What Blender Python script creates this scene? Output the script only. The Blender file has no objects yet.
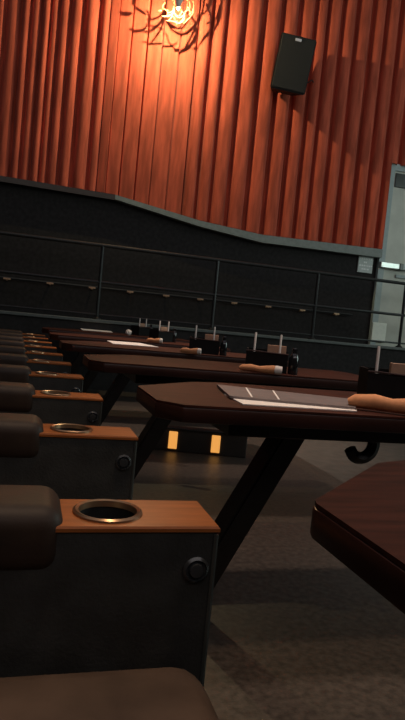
import bpy, bmesh, math, random
from mathutils import Vector, Matrix
random.seed(7)
C = bpy.context.scene.collection
sc = bpy.context.scene
sc.view_settings.view_transform = 'Standard'
sc.view_settings.look = 'None'
sc.view_settings.exposure = 0.0
sc.view_settings.gamma = 1.0
PI = math.pi
# ------------------------------------------------------------------ camera
EYE = Vector((0, 0, 0.98)); F = 620.0
YAW, PITCH, ROLL = math.radians(16), math.radians(3.5), math.radians(5.5)
fw = Vector((math.sin(YAW) * math.cos(PITCH), math.cos(YAW) * math.cos(PITCH), -math.sin(PITCH)))
r0 = Vector((math.cos(YAW), -math.sin(YAW), 0)); u0 = r0.cross(fw)
rt = r0 * math.cos(ROLL) + u0 * math.sin(ROLL)
up = u0 * math.cos(ROLL) - r0 * math.sin(ROLL)
cam = bpy.data.cameras.new('camera'); co = bpy.data.objects.new('camera', cam); C.objects.link(co)
M = Matrix.Identity(4)
for i in range(3):
    M[i][0] = rt[i]; M[i][1] = up[i]; M[i][2] = -fw[i]; M[i][3] = EYE[i]
co.matrix_world = M
cam.sensor_fit = 'VERTICAL'; cam.sensor_height = 36; cam.lens = 36 * F / 720; cam.clip_start = 0.02
sc.camera = co
def ray(x, y): return (rt * ((x - 202.5) / F) + up * ((360 - y) / F) + fw)
def onY(x, y, Y): d = ray(x, y); return EYE + d * (Y / d.y)
def onZ(x, y, Z): d = ray(x, y); return EYE + d * ((Z - EYE.z) / d.z)

# ------------------------------------------------------------------ materials
def mat(name, col, rough=.6, metal=0, spec=.5, noise=0, scale=20, bump=0, bscale=60, emit=None, es=0, coat=0, stretch=None, col2=None, sheen=0):
    m = bpy.data.materials.new(name); m.use_nodes = True
    nt = m.node_tree; b = nt.nodes['Principled BSDF']
    b.inputs['Base Color'].default_value = (*col, 1); b.inputs['Roughness'].default_value = rough
    b.inputs['Metallic'].default_value = metal; b.inputs['Specular IOR Level'].default_value = spec
    b.inputs['Coat Weight'].default_value = coat; b.inputs['Coat Roughness'].default_value = .2
    if sheen: b.inputs['Sheen Weight'].default_value = sheen
    tc = nt.nodes.new('ShaderNodeTexCoord'); mp = nt.nodes.new('ShaderNodeMapping')
    nt.links.new(tc.outputs['Object'], mp.inputs['Vector'])
    if stretch: mp.inputs['Scale'].default_value = stretch
    if noise:
        n = nt.nodes.new('ShaderNodeTexNoise'); n.inputs['Scale'].default_value = scale; n.inputs['Detail'].default_value = 5
        r = nt.nodes.new('ShaderNodeValToRGB')
        c2 = col2 or tuple(c * (1 - noise) for c in col); c1 = tuple(min(1, c * (1 + noise)) for c in col)
        r.color_ramp.elements[0].position = .35; r.color_ramp.elements[1].position = .65
        r.color_ramp.elements[0].color = (*c2, 1); r.color_ramp.elements[1].color = (*c1, 1)
        nt.links.new(mp.outputs['Vector'], n.inputs['Vector']); nt.links.new(n.outputs['Fac'], r.inputs['Fac'])
        nt.links.new(r.outputs['Color'], b.inputs['Base Color'])
    if bump:
        n = nt.nodes.new('ShaderNodeTexNoise'); n.inputs['Scale'].default_value = bscale; n.inputs['Detail'].default_value = 3
        bp = nt.nodes.new('ShaderNodeBump'); bp.inputs['Strength'].default_value = bump; bp.inputs['Distance'].default_value = .01
        nt.links.new(mp.outputs['Vector'], n.inputs['Vector']); nt.links.new(n.outputs['Fac'], bp.inputs['Height'])
        nt.links.new(bp.outputs['Normal'], b.inputs['Normal'])
    if emit:
        b.inputs['Emission Color'].default_value = (*emit, 1); b.inputs['Emission Strength'].default_value = es
    return m
m_curt = mat('curtain_cloth', (.5, .098, .052), .85, spec=.15, noise=.25, scale=5, stretch=(3, 3, .4), sheen=.15, bump=.15, bscale=120)
m_wall = mat('black_wall', (.024, .022, .022), .8, spec=.2, noise=.2)
m_ceil = mat('dark_ceiling', (.02, .02, .02), .9, spec=.1, noise=.2)
m_carp = mat('dark_floor', (.055, .044, .036), .42, spec=.4, noise=.35, scale=40, bump=.08, bscale=200)
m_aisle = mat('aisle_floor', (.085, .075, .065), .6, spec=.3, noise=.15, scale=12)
m_ledge = mat('grey_paint', (.20, .23, .22), .55, noise=.1)
m_ledge_dark = mat('brown_trim', (.035, .025, .02), .4, noise=.1)
m_cap = mat('cap_paint', (.10, .115, .11), .5, noise=.1)
m_door = mat('door_paint', (.56, .57, .50), .5, noise=.08, scale=4)
m_frame = mat('frame_paint', (.36, .43, .43), .5, noise=.05)
m_steel = mat('brushed_steel', (.75, .78, .75), .35, metal=.7, noise=.05)
m_rail = mat('rail_metal', (.04, .042, .042), .4, metal=.6, noise=.1)
m_brass = mat('bracket_metal', (.55, .35, .22), .35, metal=.8, noise=.05)
m_pale = mat('pale_plate', (.92, .96, .86), .5, noise=.04)
m_sign = mat('sign_plate', (.52, .57, .55), .5, noise=.04)
m_text = mat('sign_text', (.88, .92, .9), .6, noise=.02)
m_spk = mat('speaker_black', (.02, .019, .018), .7, noise=.2, spec=.3)
m_grill = mat('speaker_grille', (.014, .014, .013), .75, bump=.6, bscale=250, noise=.3, scale=200)
m_badge = mat('badge', (.7, .7, .7), .3, metal=.6, noise=.02)
m_wood = mat('table_wood', (.048, .014, .009), .55, spec=.14, noise=.35, scale=6, stretch=(1, 8, 8))
m_edge = mat('table_edge', (.03, .010, .007), .35, spec=.35, noise=.2, scale=8)
m_leg = mat('leg_black', (.010, .008, .007), .28, spec=.5, noise=.2)
m_seat = mat('seat_leather', (.10, .065, .045), .6, spec=.25, noise=.25, scale=10, bump=.04, bscale=150)
m_leath = mat('leather_brown', (.030, .017, .011), .55, spec=.3, noise=.2, scale=14, bump=.04, bscale=150)
m_side = mat('vinyl_black', (.035, .035, .032), .5, spec=.4, noise=.2, bump=.15, bscale=200)
m_cons = mat('console_brown', (.34, .105, .028), .32, spec=.2, noise=.18, scale=10, stretch=(1, 6, 6))
m_ring = mat('cup_ring', (.35, .22, .13), .3, metal=.8, noise=.05)
m_cup = mat('cup_well', (.008, .008, .008), .6, noise=.2)
m_btn = mat('button', (.03, .032, .034), .25, spec=.7, noise=.1)
m_pipe = mat('piping', (.05, .055, .05), .3, spec=.6, noise=.1)
m_white = mat('white_paper', (.88, .82, .78), .6, noise=.03)
m_menu = mat('menu_cover', (.17, .14, .14), .5, noise=.1)
m_card = mat('tan_card', (.45, .26, .17), .7, noise=.1)
m_nap = mat('napkin', (.62, .27, .12), .8, noise=.15, scale=30)
m_napend = mat('napkin_end', (.8, .72, .65), .8, noise=.08)
m_cady = mat('caddy_black', (.007, .006, .006), .6, spec=.2, noise=.2)
m_bott = mat('bottle_black', (.012, .012, .013), .12, spec=.8, noise=.1)
m_stick = mat('stick_white', (.85, .76, .70), .5, noise=.02)
m_bulb = mat('bulb', (1, .9, .7), .4, emit=(1, .80, .44), es=88000)
m_wire = mat('lattice_wire', (.3, .16, .08), .7, metal=0, spec=.1, noise=.1)
m_back = mat('sconce_plate', (.9, .85, .75), .5, noise=.03)
m_housing = mat('housing_grey', (.05, .042, .035), .6, noise=.1)
m_lens = mat('floor_light_lens', (.9, .7, .4), .4, emit=(1, .42, .08), es=.8)

# ------------------------------------------------------------------ helpers
def box(bm, lo, hi, bev=0, seg=2, T=None):
    ret = bmesh.ops.create_cube(bm, size=1)
    vs = ret['verts']
    lo = Vector(lo); hi = Vector(hi)
    for v in vs:
        v.co = Vector(((v.co.x + .5) * (hi.x - lo.x) + lo.x, (v.co.y + .5) * (hi.y - lo.y) + lo.y, (v.co.z + .5) * (hi.z - lo.z) + lo.z))
    if bev:
        es = list({e for v in vs for e in v.link_edges})
        r = bmesh.ops.bevel(bm, geom=es, offset=bev, segments=seg, affect='EDGES', profile=.5)
        vs = list({v for f in r['faces'] for v in f.verts} | {v for v in vs if v.is_valid})
    if T is not None:
        for v in vs: v.co = T @ v.co
def prism(bm, pts, z0, z1, T=None, bev=0):
    n = len(pts)
    a = [bm.verts.new((p[0], p[1], z0)) for p in pts]; b = [bm.verts.new((p[0], p[1], z1)) for p in pts]
    fs = [bm.faces.new(list(reversed(a))), bm.faces.new(b)]
    for i in range(n):
        fs.append(bm.faces.new((a[i], a[(i + 1) % n], b[(i + 1) % n], b[i])))
    bmesh.ops.recalc_face_normals(bm, faces=fs)
    vs = a + b
    if bev:
        es = list({e for f in fs for e in f.edges})
        r = bmesh.ops.bevel(bm, geom=es, offset=bev, segments=2, affect='EDGES', profile=.5)
        vs = list({v for f in r['faces'] for v in f.verts} | {v for v in vs if v.is_valid})
    if T is not None:
        for v in vs: v.co = T @ v.co
def tube(bm, pts, r, seg=8, cap=True, rz=None):
    pts = [Vector(p) for p in pts]; rings = []
    n = len(pts); ref = None
    for i, p in enumerate(pts):
        t = (pts[min(i + 1, n - 1)] - pts[max(i - 1, 0)]).normalized()
        if ref is None:
            ref = t.cross(Vector((0, 0, 1)))
            if ref.length < .1: ref = t.cross(Vector((1, 0, 0)))
        ref = (ref - t * ref.dot(t)).normalized(); bi = t.cross(ref)
        rr = r[i] if isinstance(r, (list, tuple)) else r
        rings.append([bm.verts.new(p + (ref * math.cos(a) + bi * math.sin(a)) * rr) for a in [2 * PI * k / seg for k in range(seg)]])
    for i in range(n - 1):
        for k in range(seg):
            bm.faces.new((rings[i][k], rings[i][(k + 1) % seg], rings[i + 1][(k + 1) % seg], rings[i + 1][k]))
    if cap:
        bm.faces.new(list(reversed(rings[0]))); bm.faces.new(rings[-1])
def lathe(bm, prof, seg=24, c=(0, 0, 0), axis='Z'):
    rings = []
    for r, z in prof:
        if r < 1e-6: rings.append([bm.verts.new(Vector((0, 0, z)))])
        else: rings.append([bm.verts.new(Vector((r * math.cos(2 * PI * k / seg), r * math.sin(2 * PI * k / seg), z))) for k in range(seg)])
    allv = [v for R in rings for v in R]
    for a, b in zip(rings, rings[1:]):
        for k in range(seg):
            k2 = (k + 1) % seg
            if len(a) == 1 and len(b) == 1: continue
            if len(a) == 1: bm.faces.new((a[0], b[k2], b[k]))
            elif len(b) == 1: bm.faces.new((a[k], a[k2], b[0]))
            else: bm.faces.new((a[k], a[k2], b[k2], b[k]))
    for v in allv:
        if axis == 'Y': v.co = Vector((v.co.x, v.co.z, -v.co.y))
        elif axis == 'X': v.co = Vector((v.co.z, v.co.x, v.co.y))
        v.co += Vector(c)
def obj(name, bm, m, parent=None, smooth=False, angle=35):
    bmesh.ops.recalc_face_normals(bm, faces=bm.faces[:])
    me = bpy.data.meshes.new(name); bm.to_mesh(me); bm.free()
    me.materials.append(m)
    if smooth:
        me.shade_smooth()
        me.set_sharp_from_angle(angle=math.radians(angle))
    o = bpy.data.objects.new(name, me); C.objects.link(o)
    if parent: o.parent = parent
    return o
def tag(o, label, cat, group=None):
    o['label'] = label; o['category'] = cat
    if group: o['group'] = group
    return o
def thing(name, label, cat, loc=(0, 0, 0), rz=0, group=None):
    o = bpy.data.objects.new(name, None); C.objects.link(o); o.empty_display_size = .1
    o.location = loc; o.rotation_euler = (0, 0, rz)
    return tag(o, label, cat, group)
def struct(name, bm, m, parent=None):
    o = obj(name, bm, m, parent)
    if not parent: o['kind'] = 'structure'
    return o
def dup(root, loc, label, rz=None):
    def cp(o, par):
        c = o.copy(); C.objects.link(c)
        if par: c.parent = par
        for ch in list(o.children): cp(ch, c)
        return c
    r = cp(root, None); r.location = loc; r['label'] = label
    if rz is not None: r.rotation_euler = (0, 0, rz)
    return r
B = bmesh.new

# ------------------------------------------------------------------ setting
YW, YH = 8.6, 7.9                     # curtained wall, half wall under the railing
FZ = .62                              # walkway level
XD0 = onY(384, 200, YW).x             # left edge of the door frame
XR = 9.5; XL = -5.0; YB = -3.0; ZC = 7.2
bm = B(); box(bm, (XL, YB, -.1), (2.12, YH, 0)); struct('floor', bm, m_carp)
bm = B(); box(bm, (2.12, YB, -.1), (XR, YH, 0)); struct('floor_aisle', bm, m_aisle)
bm = B(); box(bm, (XL, YH, -.1), (XR, YW, FZ)); struct('floor_walkway', bm, m_carp)
bm = B(); box(bm, (XL, YW, -.1), (XR, YW + .15, ZC)); struct('wall_back', bm, m_wall)
bm = B(); box(bm, (XL - .15, YB, -.1), (XL, YW + .15, ZC)); struct('wall_left', bm, m_wall)
bm = B(); box(bm, (XR, YB, -.1), (XR + .15, YW + .15, ZC)); struct('wall_right', bm, m_wall)
bm = B(); box(bm, (XL - .15, YB - .15, -.1), (XR + .15, YB, ZC)); struct('wall_front', bm, m_wall)
bm = B(); box(bm, (XL - .15, YB - .15, ZC), (XR + .15, YW + .15, ZC + .15)); struct('ceiling', bm, m_ceil)
# half wall and its cap
zt = (onY(60, 314.2, YH - .08).z + onY(360, 345.3, YH - .08).z) / 2
bm = B(); box(bm, (XL, YH - .06, 0), (XR, YH + .06, zt - .04)); struct('wall_half', bm, m_wall)
bm = B(); box(bm, (XL, YH - .09, zt - .04), (XR, YH + .09, zt), .008); struct('trim_1', bm, m_cap)
# ledge under the curtain: follows the stadium slope on the left
LP = [(-60, 166.5), (0, 176), (115, 195), (200, 221), (262, 235), (378, 249)]
lp = [onY(x, y, YW - .1) for x, y in LP]
lp = [Vector((XL, 0, lp[0].z + .1))] + lp
def ledge_z(X):
    for a, b in zip(lp, lp[1:]):
        if X <= b.x: return a.z + (b.z - a.z) * (X - a.x) / (b.x - a.x)
    return lp[-1].z
def ledge(name, xs, hs, dep, m):
    bm = B(); prev = None
    for X, hgt in zip(xs, hs):
        z = ledge_z(X); cur = [bm.verts.new((X, y, zz)) for y, zz in ((YW, z), (YW - dep, z), (YW - dep, z - hgt), (YW, z - hgt))]
        if prev:
            for k in range(4): bm.faces.new((prev[k], prev[(k + 1) % 4], cur[(k + 1) % 4], cur[k]))
        else: bm.faces.new(cur)
        prev = cur
    bm.faces.new(prev); struct(name, bm, m)
ledge('trim_2', [XL + 1e-4, lp[1].x, lp[2].x, lp[3].x], [.07] * 4, .13, m_ledge_dark)
ledge('trim_3', [lp[3].x + .001, lp[4].x, lp[5].x, XD0 - .002], [.06, .08, .11, .125], .13, m_ledge)

# ------------------------------------------------------------------ curtain
XP = lambda px: onY(px, 60, YW).x
pleats = []
def prof(a, b, kind):
    # one pleat from X=a to X=b -> list of (X, depth)
    w = b - a
    if kind == 'round':
        return [(a + w * t, d) for t, d in ((0, .0), (.03, .06), (.10, .09), (.28, .105), (.5, .108), (.64, .1), (.71, .08), (.745, .03), (.76, .0), (.9, -.004))]
    if kind == 'step':
        return [(a + w * t, d) for t, d in ((0, .03), (.03, .05), (.3, .062), (.6, .074), (.84, .082), (.875, .078), (.885, .0), (.985, .0))]
    return [(a + w * t, d * q) for q in [random.uniform(.6, 1.1)] for t, d in ((0, 0), (.16, .0), (.2, .05), (.3, .085), (.5, .095), (.7, .09), (.84, .07), (.9, .03), (.96, .004))]
edges = []
X = XL + .02
pts = []
marks = [(-400, 'fine', 15), (108, 'step', 15.5), (200, 'round', 18), (335, 'round', 20), (420, 'end', 0)]
px = -300.0
while px < 100:
    w = random.choice((9, 11, 13, 17, 8)); edges.append((px, px + w, 'fine')); px += w
steps = [px, 116, 130, 146, 161, 178.5, 195]
for a, b in zip(steps, steps[1:]): edges.append((a, b, 'step'))
px = 195.0
for w in (15, 14, 18, 19, 18, 17, 15, 12, 15, 14, 16, 13, 14, 15, 14, 14, 15, 14, 15, 14, 15, 14, 15, 15, 15) + (16,) * 24:
    edges.append((px, px + w, 'round')); px += w
for a, b, k in edges:
    for X, d in prof(XP(a), XP(b), k):
        if XL + .02 < X < XR - .03: pts.append((X, d))
bm = B(); prev = None
ia = next(i for i, p in enumerate(pts) if p[0] > XD0)
pts = [(XL + .01, 0)] + pts[:ia] + [(XD0 - .008, pts[ia][1]), (XD0 - .006, pts[ia][1])] + pts[ia:]
DT = onY(391, 163, YW - .05).z
Zt = ZC - .02
for X, d in pts:
    zb = ledge_z(X) + .002 if X < XD0 - .007 else DT - .02
    col = [bm.verts.new((X, YW - .012 - d * s, zb + (Zt - zb) * t)) for t, s in ((0, 1), (.003, 1), (.4, 1), (.997, 1), (1, 1))]
    if prev:
        for k in range(4): bm.faces.new((prev[k], col[k], col[k + 1], prev[k + 1]))
    prev = col
cur = obj('pleated_curtain', bm, m_curt, smooth=True, angle=50)
md = cur.modifiers.new('thick', 'SOLIDIFY'); md.thickness = .006; md.offset = 0
tag(cur, 'tall red pleated curtain covering the upper wall above the black dado', 'curtain')

# ------------------------------------------------------------------ exit door
DW = 1.42; dt = onY(391, 163, YW - .05).z
dx0, dx1 = XD0, XD0 + DW
bm = B()
box(bm, (dx0, YW - .06, FZ), (dx0 + .1, YW, dt)); box(bm, (dx1 - .1, YW - .06, FZ), (dx1, YW, dt)); box(bm, (dx0 + .1, YW - .06, dt - .1), (dx1 - .1, YW, dt))
bmx = bm
door = B(); box(door, (dx0 + .1, YW - .03, FZ), (dx1 - .1, YW, dt - .1), .004)
d1 = struct('door_1', door, m_door)
struct('door_frame', bmx, m_frame, d1)
bm = B(); box(bm, (dx0 + .13, YW - .05, dt - .34), (dx1 - .13, YW - .031, dt - .13), .006); struct('door_closer', bm, m_leg, d1)
za = onY(386, 265, YW - .1).z
bm = B(); box(bm, (dx0 + .005, YW - .12, za - .045), (dx0 + .33, YW - .03, za + .045), .01); struct('push_bar', bm, m_steel, d1)
bm = B(); box(bm, (dx0 + .33, YW - .13, za - .05), (dx0 + .39, YW - .03, za + .05), .006); struct('latch_block', bm, m_leg, d1)
bm = B(); box(bm, (dx0 + .39, YW - .11, za - .045), (dx1 - .14, YW - .03, za + .045), .01); struct('push_bar', bm, m_sign, d1)
zb = onY(396, 276, YW - .06).z
bm = B(); box(bm, (dx0 + .32, YW - .06, zb - .025), (dx1 - .2, YW - .03, zb + .025), .006); struct('handle', bm, m_frame, d1)
a = onY(368, 341, YW - .04); b = onY(381, 323, YW - .04)
bm = B(); box(bm, (dx0 + .01, YW - .075, a.z), (dx0 + .25, YW - .061, b.z), .003); struct('kick_plate', bm, m_pale, d1)
# sign beside the door
a = onY(357, 271, YW - .03); b = onY(376, 254, YW - .03)
s = thing('door_sign', 'small grey notice plate with five lines of lettering left of the exit door', 'sign', ((a.x + b.x) / 2 - .01, YW, (a.z + b.z) / 2))
hw, hh = (b.x - a.x) / 2 - .02, (b.z - a.z) / 2 + .01
bm = B(); box(bm, (-hw, -.025, -hh), (hw, 0, hh), .004); obj('plate', bm, m_sign, s)
for i, w in enumerate((.55, .8, .28, .85, .5)):
    bm = B()
    z = hh * (.66 - .33 * i); x = -hw * w
    random.seed(20 + i)
    while x < hw * w - .01:                      # unreadable at this distance: word-sized strokes only
        l = random.uniform(.012, .03); box(bm, (x, -.029, z - .012), (min(x + l, hw * w), -.0245, z + .012)); x += l + .009
    obj('lettering', bm, m_text, s)

# ------------------------------------------------------------------ guard railing
rail = thing('guard_railing', 'dark metal guard railing with two bars standing on the low half wall', 'railing', (0, YH, zt))
ztop = (onY(100, 243.5, YH).z + onY(316, 274, YH).z) / 2 - zt
zmid = (onY(100, 281.5, YH).z + onY(316, 306.5, YH).z) / 2 - zt
for nm, z, r in (('top_rail', ztop, .024), ('middle_rail', zmid, .02), ('bottom_rail', .06, .013)):
    bm = B(); tube(bm, [(XL + .05, 0, z), (XR - .05, 0, z)], r, 10); obj(nm, bm, m_rail, rail, True)
px0 = [onY(100, 281, YH).x, onY(215, 293, YH).x, onY(315, 307, YH).x, onY(402, 320, YH).x]
print('posts', px0, 'rail heights', ztop, zmid, 'cap', zt, 'door', dx0, dt - FZ)
for X in [px0[0] - 1.55, *px0, px0[3] + 1.5, px0[3] + 3]:
    bm = B(); tube(bm, [(X, 0, 0), (X, 0, ztop)], .022, 10)
    lathe(bm, [(0, 0), (.05, 0), (.05, .012), (.022, .03)], 12, (X, 0, 0)); obj('post', bm, m_rail, rail, True)
# wall handrail with brackets on the dado
hz = onY(92, 287, YW - .08).z
hr = thing('wall_handrail', 'thin wall handrail on short brackets fixed to the black dado behind the railing', 'handrail', (0, YW, hz))
bm = B(); tube(bm, [(XL + .1, -.08, 0), (onY(352, 318, YW - .08).x, -.08, 0)], .015, 8); obj('rail', bm, m_rail, hr, True)
for p in (-38, 7, 50, 92, 130, 166, 200, 234, 268, 302, 336):
    X = onY(p, 277 + .115 * (p - 7), YW - .08).x
    bm = B(); box(bm, (X - .045, -.10, -.022), (X + .045, -.09, .0), .003); box(bm, (X - .012, -.095, -.03), (X + .012, 0, -.012), .003)
    obj('bracket', bm, m_brass, hr)

# ------------------------------------------------------------------ speaker
sp = onY(290, 66, 8.21)
speaker = thing('wall_speaker', 'black loudspeaker box mounted high on the red curtain wall', 'speaker', sp)
Rm = Matrix.Rotation(math.radians(-8), 4, 'Z') @ Matrix.Rotation(math.radians(14), 4, 'X') @ Matrix.Rotation(math.radians(4), 4, 'Y')
w, h = .25, .345
bm = B()
f = [(-w, -.2, -h), (w, -.2, -h), (w, -.2, h), (-w, -.2, h)]; g = [(-w * .62, .14, -h), (w * .62, .14, -h), (w * .62, .14, h * .92), (-w * .62, .14, h * .92)]
va = [bm.verts.new(Rm @ Vector(p)) for p in f]; vb = [bm.verts.new(Rm @ Vector(p)) for p in g]
bm.faces.new(va); bm.faces.new(vb)
for k in range(4): bm.faces.new((va[k], va[(k + 1) % 4], vb[(k + 1) % 4], vb[k]))
bmesh.ops.bevel(bm, geom=bm.edges[:], offset=.012, segments=2, affect='EDGES')
obj('cabinet', bm, m_spk, speaker)
bm = B(); box(bm, (-w + .02, -.214, -h + .02), (w - .02, -.198, h - .02), .006, T=Rm); obj('grille', bm, m_grill, speaker)
bm = B(); box(bm, (-.05, -.222, h - .07), (.035, -.212, h - .035), .004, T=Rm); obj('badge', bm, m_badge, speaker)
bm = B()
tube(bm, [Rm @ Vector((0, .13, 0)), Vector((.0, .26, 0)), Vector((0, YW - sp.y - .02, 0))], .025, 8)
box(bm, (-.09, YW - sp.y - .12, -.12), (.09, YW - sp.y - .0, .12), .005)
obj('wall_bracket', bm, m_spk, speaker)
bm = B(); q = Vector((w * .7, .1, -.16)); e = onY(312, 80, 8.45) - sp
tube(bm, [Rm @ q, (Rm @ q + e) / 2 + Vector((0, 0, -.05)), e, e + Vector((.1, .1, -.02))], .009, 6); obj('cable', bm, m_spk, speaker, True)

# ------------------------------------------------------------------ lattice sconce
L = onY(178, 9, YW - .72)
sco = thing('pendant_lamp', 'glowing lamp in an openwork scalloped lattice shade before the curtain at the top', 'lamp', L)
bm = B(); bmesh.ops.create_uvsphere(bm, u_segments=20, v_segments=12, radius=.006); bulb = obj('bulb', bm, m_bulb, sco, True)
bm = B(); lathe(bm, [(0, .012), (.016, .012), (.03, .05), (.10, .24), (.10, .25), (0, .25)], 28); obj('socket', bm, m_back, sco, True)
bm = B(); tube(bm, [(0, 0, .245), (0, 0, ZC - L.z)], .008, 8); obj('cord', bm, m_wire, sco, True)
arcs = [
 [(165, 19, 2), (170, 26, 2.5), (178, 29, 3), (185, 25, 3), (190, 15, 3)],
 [(177, 35, 4), (187, 33, 5), (193, 28, 4), (199, 21, 3), (204, 10, 3), (206, -2, 3)],
 [(146, 20, 3), (154, 19, 3), (161, 15, 3), (165, 8, 5), (166, 0, 4)],
 [(143, 33, 3), (150, 31, 4), (158, 25, 4), (163, 18, 5), (166, 9, 6)],
 [(166, 20, 3), (172, 30, 3), (178, 34, 3)],
 [(145, 25, 2), (153, 26, 2.5), (160, 29, 2), (165, 33, 2)],
 [(141, 43, 2), (150, 44, 3), (160, 45, 3), (170, 47, 3), (177, 44, 2)],
 [(174, 52, 4), (184, 50.5, 6), (191, 46, 5), (196, 37, 3), (198, 28, 3)],
 [(194, 51, 2.5), (202, 45, 3), (209, 37, 4), (216, 29, 4), (221, 21, 6), (224, 8, 4), (225, -4, 3)],
 [(198, 16, 3), (205, 14, 3), (211, 8, 4), (213, 0, 5), (213, -8, 4)],
 [(209, 25, 2.5), (215, 21, 3), (220, 14, 4), (223, 5, 4)],
 [(166, 12, 3), (167, 19, 3), (171, 25, 3), (176, 28, 3)], [(150, 44, 2), (155, 38, 2.5), (160, 30, 3), (164, 20, 3)],
 [(184, 50, 3), (190, 40, 3), (196, 28, 3.5), (199, 18, 3)], [(213, 33, 2), (214, 22, 2.5), (212, 12, 3), (208, 4, 3)],
 [(141, 32, 2.5), (146, 26, 2.5), (148, 18, 3), (146, 10, 3)], [(176, 52, 3), (171, 46, 2), (168, 40, 2), (166, 33, 2)],
 [(186, 12, 2), (194, 20, 3), (197, 32, 3), (195, 45, 3)],
 [(117, 12, 2), (124, 14, 7), (130, 13, 3)],
 [(132, 5, 2), (139, 10, 5), (145, 15, 3)],
 [(128, 30, 3), (133, 31, 6), (140, 31, 4), (145, 28, 2)],
 [(131, 5, 3), (134, -4, 3), (142, -12, 3)],
]
full = list(arcs) + [[(x, -y - 4, r) for x, y, r in a] for a in arcs[:12]]
bm = B()
def smooth_pts(P, n=4):
    out = []
    for i in range(len(P) - 1):
        p0, p1, p2, p3 = P[max(i - 1, 0)], P[i], P[i + 1], P[min(i + 2, len(P) - 1)]
        for k in range(n):
            t = k / n
            out.append(tuple(.5 * (2 * b + (c - a) * t + (2 * a - 5 * b + 4 * c - d) * t * t + (3 * b - a - 3 * c + d) * t ** 3) for a, b, c, d in zip(p0, p1, p2, p3)))
    out.append(P[-1]); return out
for A in full:
    P3, R3 = [], []
    for x, y, r in smooth_pts(A):
        p = onY(x, y, YW - .07); v = p - L
        t = .32
        P3.append(v * t); R3.append((r * .55 + .45) * .0145 * .5 * t * 1.0)
    tube(bm, P3, R3, 6)
obj('lattice_shade', bm, m_wire, sco, True)

# ------------------------------------------------------------------ tables
TZ = .75; TH = .05
def make_table(label):
    t = thing('dining_table', label, 'table', (0, 0, 0), 0, 'long dark tables in front of the recliners')
    # local origin: left edge u=.345, centre v=0, floor
    o = [(.065, -.34), (1.6, -.34), (1.66, -.28), (1.66, .28), (1.6, .34), (.36, .34), (.25, .295), (.005, .055), (0, .04), (0, -.27)]
    bm = B(); prism(bm, o, TZ - .006, TZ); obj('tabletop', bm, m_wood, t)
    cx, cy = .8, 0
    bm = B(); prism(bm, [(x + (x - cx) * .004, y + (y - cy) * .004) for x, y in o], TZ - TH, TZ - .0062, bev=.006); obj('edge_band', bm, m_edge, t, True)
    # raked slab leg
    bm = B()
    th, wd = .09, .06
    for_ = [(.16, 0), (.16 + th, 0), (.53 + th, TZ - TH), (.53, TZ - TH)]
    a = [bm.verts.new((x, -wd, z)) for x, z in for_]; b = [bm.verts.new((x, wd, z)) for x, z in for_]
    bm.faces.new(a); bm.faces.new(b)
    for k in range(4): bm.faces.new((a[k], a[(k + 1) % 4], b[(k + 1) % 4], b[k]))
    es = [e for e in bm.edges if abs(e.verts[0].co.z - e.verts[1].co.z) > .3]
    bmesh.ops.bevel(bm, geom=es, offset=.008, segments=2, affect='EDGES')
    obj('leg', bm, m_leg, t, True)
    bm = B(); box(bm, (.24, -.22, TZ - TH - .055), (1.56, .25, TZ - TH), .004); obj('apron', bm, m_leg, t)
    return t
TU = [.395, .365, .295, .235, .20, .16]
TV = [.71, 1.97, 3.25, 4.55, 5.85, 7.12]
tl = ['dark wooden table nearest the camera, only its clipped left corner in view at lower right',
      'dark wooden table with clipped corner carrying the grey menu folder',
      'dark wooden table behind the menu table, third from the camera',
      'dark wooden table third beyond the nearest one, its raked leg catching a small glint',
      'dark wooden table next to last before the half wall',
      'dark wooden table farthest from the camera, against the half wall']
t0 = make_table(tl[0]); t0.location = (TU[0], TV[0], 0)
tabs = [t0] + [dup(t0, (u, v, 0), l) for u, v, l in zip(TU[1:], TV[1:], tl[1:])]
# bag hook under the second table
bm = B(); hc = Vector((1.07 - TU[1], 1.80 - TV[1], TZ - TH - .055))
P = [(.06, 0, .0), (.062, 0, -.02), (.052, 0, -.045), (.025, 0, -.062), (-.005, 0, -.056), (-.022, 0, -.034)]
tube(bm, [Vector(p) + hc for p in smooth_pts(P)], .021, 8); hk = obj('bag_hook', bm, m_leg, tabs[1], True)

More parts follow.
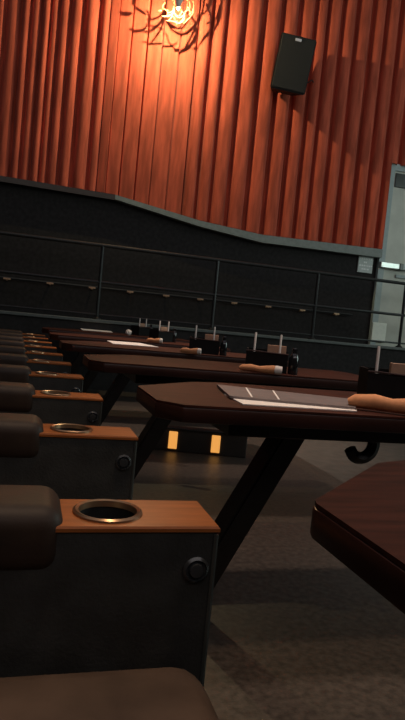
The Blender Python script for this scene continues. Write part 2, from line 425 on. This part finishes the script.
# ------------------------------------------------------------------ recliner seats
def frame_walls(bm):                       # upper rim of the armrest, hollow where the cup well sinks in
    for lo, hi in (((-.6205, .5875, .003), (.2855, .598, .6735)), ((-.6205, .702, .003), (.2855, .7125, .6735)), ((.275, .598, .003), (.2855, .702, .6735)), ((-.62, .598, .6), (-.05, .702, .6735))): box(bm, lo, hi)
def make_seat(label):
    t = thing('recliner_seat', label, 'seat', (0, 0, 0), 0, 'row of recliner seats')
    # local: v from 0 (near armrest of the neighbour) to .585, own armrest v .585-.715 ; u front = .29
    bm = B(); box(bm, (-.62, .07, .05), (.2, .58, .34), .02); box(bm, (-.55, .1, 0), (.12, .53, .06)); obj('base', bm, m_side, t)
    bm = B(); box(bm, (-.42, .078, .32), (.275, .572, .50), .055, 4); obj('seat_cushion', bm, m_seat, t, True)
    bm = B(); box(bm, (.2, .078, .07), (.262, .572, .318), .02, 3); obj('footrest', bm, m_leath, t, True)
    bm = B(); T = Matrix.Translation((-.47, 0, .45)) @ Matrix.Rotation(math.radians(-12), 4, 'Y')
    box(bm, (-.09, .08, 0), (.09, .57, .62), .06, 4, T); obj('backrest', bm, m_leath, t, True)
    bm = B(); box(bm, (-.62, .588, .0), (.284, .711, .600)); frame_walls(bm); ar = obj('armrest', bm, m_side, t, True)
    # console top with a round opening
    bm = B(); n = 40; cx, cy, r = .130, .65, .046
    x0, x1, y0, y1 = -.06, .29, .585, .715
    angs = [2 * PI * k / n for k in range(n)]
    for a0 in (math.atan2(y1 - cy, x1 - cx), math.atan2(y1 - cy, x0 - cx), math.atan2(y0 - cy, x0 - cx), math.atan2(y0 - cy, x1 - cx)):
        angs.append(a0 % (2 * PI))
    angs = sorted(set(round(a, 6) for a in angs))
    def rim(a):
        c, s_ = math.cos(a), math.sin(a); k = []
        if c > 1e-9: k.append((x1 - cx) / c)
        if c < -1e-9: k.append((x0 - cx) / c)
        if s_ > 1e-9: k.append((y1 - cy) / s_)
        if s_ < -1e-9: k.append((y0 - cy) / s_)
        m_ = min(k); return cx + c * m_, cy + s_ * m_
    rows = []
    for a in angs:
        X, Y = rim(a); c = (cx + r * math.cos(a), cy + r * math.sin(a))
        rows.append([bm.verts.new((*c, .672)), bm.verts.new((*c, .68)), bm.verts.new((X - (X - cx) * .015, Y - (Y - cy) * .03, .68)), bm.verts.new((X, Y, .677)), bm.verts.new((X, Y, .672))])
    for i in range(len(rows)):
        A, Bq = rows[i], rows[(i + 1) % len(rows)]
        for k in range(4): bm.faces.new((A[k], Bq[k], Bq[k + 1], A[k + 1]))
    ct = obj('console_top', bm, m_cons, ar)
    bm = B(); lathe(bm, [(.043, .675), (.0445, .684), (.049, .6855), (.0525, .683), (.053, .680)], 40, (cx, cy, 0)); cr = obj('cup_holder', bm, m_ring, ar, True)
    bm = B(); lathe(bm, [(.0455, .679), (.0435, .65), (.040, .605), (0, .605)], 32, (cx, cy, 0)); obj('cup_well', bm, m_cup, ar, True)
    # padded rear bolster
    bm = B(); box(bm, (-.60, .578, .61), (.062, .722, .706), .03, 5); obj('arm_pad', bm, m_leath, ar, True)
    bm = B(); tube(bm, [(.285, .5875, .02), (.285, .5875, .668)], .004, 6); obj('piping', bm, m_pipe, ar, True)
    bm = B(); lathe(bm, [(.020, .0), (.020, -.004), (.016, -.007), (.0145, -.004), (.012, -.003), (.010, -.009), (0, -.010)], 24, (.258, .588, .615), 'Y'); obj('control_button', bm, m_btn, ar, True)
    return t
names = ['dark recliner seat nearest the camera, its armrest showing a large empty cup holder',
         'second recliner seat from the camera, armrest just beyond the nearest one']
ordw = ['third', 'fourth', 'fifth', 'sixth', 'seventh', 'eighth', 'ninth', 'tenth', 'eleventh']
s0 = make_seat(names[0]); s0.location = (.008, .27, 0)
for k in range(1, 10):
    l = names[1] if k == 1 else f'{ordw[k - 2]} recliner seat from the camera in the row at left'
    dup(s0, (.008 - .012 * k, .27 + .65 * k, 0), l)

# ------------------------------------------------------------------ floor light bar
a = onZ(172, 452, 0); 
fl = thing('floor_light', 'low black floor light with two glowing amber lenses beyond the menu table', 'light', (a.x, a.y, 0), math.radians(-16))
bm = B(); box(bm, (-.16, .03, 0), (.55, .12, .17), .006); obj('housing', bm, m_housing, fl)
bm = B(); box(bm, (-.12, .02, .165), (.5, .1255, .178), .003); obj('top_strip', bm, m_rail, fl)
for x in (-.035, .285):
    bm = B(); box(bm, (x - .0, .02, .02), (x + .065, .0305, .15), .004); obj('lens', bm, m_lens, fl)

# ------------------------------------------------------------------ things on the tables
def sheet(name, quad, z0, h, m, label, cat, group=None):
    P = [onZ(x, y, TZ + z0 + h) for x, y in quad]
    c = sum(P, Vector()) / 4
    bm = B(); prism(bm, [(p.x - c.x, p.y - c.y) for p in P], 0, h)
    o = obj(name, bm, m); o.location = (c.x, c.y, TZ + z0 + .0005)
    return tag(o, label, cat, group)
def sheetw(name, c, sx, sy, rz, z0, h, m, label, cat):
    bm = B(); box(bm, (-sx / 2, -sy / 2, 0), (sx / 2, sy / 2, h)); o = obj(name, bm, m); o.location = (c.x, c.y, TZ + z0 + .0005); o.rotation_euler.z = rz
    return tag(o, label, cat)
sheet('paper_menu', [(224, 394), (350, 405.5), (357, 411), (243, 404)], 0, .003, m_white, 'white paper menu sheet half under the grey menu folder', 'menu')
mf = sheet('menu_folder', [(217, 384.5), (352, 399), (356, 407.5), (230, 396)], .0035, .007, m_menu, 'grey menu folder lying on top of the white sheet', 'menu')
# stitched marks across the folder
for (xa, ya, xb, yb) in ((246, 387.6, 252, 397), (273, 390.5, 279, 399.5)):
    A = onZ(xa, ya, TZ + .0115); Bp = onZ(xb, yb, TZ + .0115); dv = (Bp - A).normalized(); nv = Vector((-dv.y, dv.x, 0)) * .003
    bm = B(); prism(bm, [tuple((q - mf.location).xy) for q in (A + nv, A - nv, Bp - nv, Bp + nv)], .0071, .0082); obj('band', bm, m_white, mf)
sheet('paper_menu', [(107, 340.5), (140, 343), (159, 347), (113, 343.6)], 0, .004, m_white, 'white paper menu lying on the third table', 'menu')
sheet('paper_menu', [(79, 327.3), (109, 330.2), (113, 332.4), (82, 329.8)], 0, .004, m_white, 'narrow pale paper menu on a far table left of the other papers', 'menu')

def make_caddy(label):
    t = thing('condiment_caddy', label, 'caddy', (0, 0, 0), 0, 'black condiment caddies on the tables')
    bm = B(); box(bm, (-.11, -.06, 0), (.11, .06, .012), .003)
    for lo, hi in (((-.11, -.06, .01), (.11, -.052, .10)), ((-.11, .052, .01), (.11, .06, .115)), ((-.11, -.052, .01), (-.102, .052, .115)), ((.102, -.052, .01), (.11, .052, .10)), ((-.015, -.052, .01), (-.007, .052, .09))): box(bm, lo, hi)
    obj('tray', bm, m_cady, t)
    bm = B(); tube(bm, [(-.112, -.062, .105), (-.06, -.063, .106), (0, -.063, .103), (.06, -.063, .102), (.112, -.062, .102)], .004, 6); obj('rim', bm, m_edge, t, True)
    return t
def make_stick(label):
    bm = B(); lathe(bm, [(0, 0), (.0055, 0), (.0055, .185), (.004, .19), (0, .19)], 8); o = obj('white_stick', bm, m_stick, None, True)
    return tag(o, label, 'stick', 'white sticks standing in the caddies')
def make_pad(label):
    bm = B(); box(bm, (-.05, -.012, 0), (.05, .012, .13), .002); o = obj('order_card_pad', bm, m_card)
    return tag(o, label, 'card pad', 'tan card pads in the caddies')
def make_bottle(label):
    t = thing('condiment_bottle', label, 'bottle', (0, 0, 0), 0, 'black bottles beside the caddies')
    bm = B(); lathe(bm, [(0, 0), (.024, 0), (.026, .006), (.026, .085), (.018, .105), (.012, .112), (0, .112)], 16); obj('bottle_body', bm, m_bott, t, True)
    bm = B(); lathe(bm, [(0, .1125), (.014, .1125), (.014, .135), (.010, .14), (0, .14)], 14); obj('bottle_cap', bm, m_bott, t, True)
    return t
def make_roll(label):
    t = thing('napkin_roll', label, 'napkin', (0, 0, 0), 0, 'rolled napkins on the tables')
    bm = B(); pts = [(-.10, 0, .016), (-.085, 0, .02), (-.04, .003, .022), (0, .0, .019), (.035, -.003, .022), (.07, 0, .024), (.078, 0, .023)]
    tube(bm, [Vector(p) for p in pts], [.008, .016, .019, .016, .019, .022, .021], 12); obj('roll', bm, m_nap, t, True)
    bm = B(); tube(bm, [Vector((.0785, 0, .023)), Vector((.09, 0, .0245)), Vector((.115, .003, .024))], [.020, .022, .02], 12); obj('white_end', bm, m_napend, t, True)
    return t
where = ['on the menu table', 'on the third table', 'on the fourth table', 'on the fifth table', 'on the farthest table']
# caddy: foot position by where it stands on its table, stick spread, yaw
spec = [  # (px of first stick foot, py at rim), table v-range handled by distance, yaw
    (Vector((1.365, 2.10, TZ)), -14), (Vector((1.245, 3.10, TZ)), -22), (Vector((1.265, 4.40, TZ)), -16), (Vector((1.27, 5.98, TZ)), 38), (Vector((1.29, 7.28, TZ)), 45)]
prot = {}
def inst(kind, maker, label, loc, rz=0):
    if kind not in prot:
        o = maker(label); prot[kind] = o; o.location = loc; o.rotation_euler.z = rz; return o
    return dup(prot[kind], loc, label, rz)
for i, ((c, deg), wh) in enumerate(zip(spec, where)):
    rz = math.radians(deg); R = Matrix.Rotation(rz, 4, 'Z')
    inst('caddy', make_caddy, 'black condiment caddy ' + wh, c, rz)
    inst('stick', make_stick, 'left white stick standing in the caddy ' + wh, c + R @ Vector((-.07, -.03, .0125)), rz)
    if i: inst('stick', make_stick, 'right white stick standing in the caddy ' + wh, c + R @ Vector((.065, -.03, .0125)), rz)
    inst('pad', make_pad, 'tan card pad between the white sticks of the caddy ' + wh, c + R @ Vector((.049, .02, .0125)), rz)
    if i: inst('bottle', make_bottle, 'small black bottle right of the caddy ' + wh, c + R @ Vector((.142, -.05, 0)), rz)
rolls = [((392, 407.5), -30, 1.35, 'large orange napkin roll at the right edge beside the menu sheet'),
         ((259, 369), -24, 1.0, 'orange napkin roll with white end in front of the caddy on the third table'),
         ((190, 351), -26, .8, 'rumpled tan napkin roll left of the fourth table caddy'),
         ((154, 340.5), -26, .8, 'small tan napkin roll left of the fifth table caddy')]
for (p, deg, s_, l) in rolls:
    q = onZ(p[0], p[1], TZ + .02); o = inst('roll', make_roll, l, (q.x, q.y, TZ), math.radians(deg)); o.scale = (s_ * (.85 if s_ < 1 else 1), s_, s_ * (1.25 if s_ < 1 else 1))
q = onZ(128.5, 332.4, TZ + .03)
bm = B(); bmesh.ops.create_icosphere(bm, subdivisions=3, radius=.034)
random.seed(3)
for v in bm.verts: v.co *= 1 + random.uniform(-.12, .1)
o = obj('crumpled_napkin', bm, m_napend); o.location = (q.x, q.y, TZ + .031); tag(o, 'pale crumpled napkin ball on the farthest table', 'napkin')

# ------------------------------------------------------------------ lights
def area(name, loc, target, sx, sy, col, e):
    l = bpy.data.lights.new(name, 'AREA'); l.shape = 'RECTANGLE'; l.size = sx; l.size_y = sy; l.color = col; l.energy = e
    o = bpy.data.objects.new(name, l); C.objects.link(o); o.location = loc
    o.rotation_euler = (Vector(target) - Vector(loc)).to_track_quat('-Z', 'Y').to_euler(); return o
def spot(name, loc, target, col, e, ang, rad=.05):
    l = bpy.data.lights.new(name, 'SPOT'); l.color = col; l.energy = e; l.spot_size = math.radians(ang); l.spot_blend = .8; l.shadow_soft_size = rad
    o = bpy.data.objects.new(name, l); C.objects.link(o); o.location = loc
    o.rotation_euler = (Vector(target) - Vector(loc)).to_track_quat('-Z', 'Y').to_euler(); return o
area('screen_light', (XR - .2, 3.0, 3.2), (0, 4.0, 1.5), 6, 3, (.80, 1.0, .93), 190)
area('overhead_fill', (2.2, 2.5, ZC - .05), (2.2, 2.5, 0), 12, 9, (1, .92, 1.0), 88)  # unseen fill added overhead to raise the ambient level, not a fixture
area('near_wall_fill', (2, YB + .1, 4.2), (2, 6, 1.5), 11, 3.5, (1, .92, .92), 120)  # added fill behind the camera, lifts dark sides facing it; no real lamp
spot('ceiling_downlight', (.7, .7, ZC - .1), (.0, .75, 0), (1, .70, .44), 470, 38, .25)
spot('ceiling_downlight', (1.7, 2.5, ZC - .1), (1.5, 2.4, 0), (1, .76, .60), 760, 28, .25)
spot('ceiling_downlight', (1.7, 5.4, ZC - .1), (1.5, 5.4, 0), (1, .76, .60), 1150, 33, .25)
w = bpy.data.worlds.new('world'); sc.world = w; w.use_nodes = True
w.node_tree.nodes['Background'].inputs['Color'].default_value = (.01, .01, .01, 1)
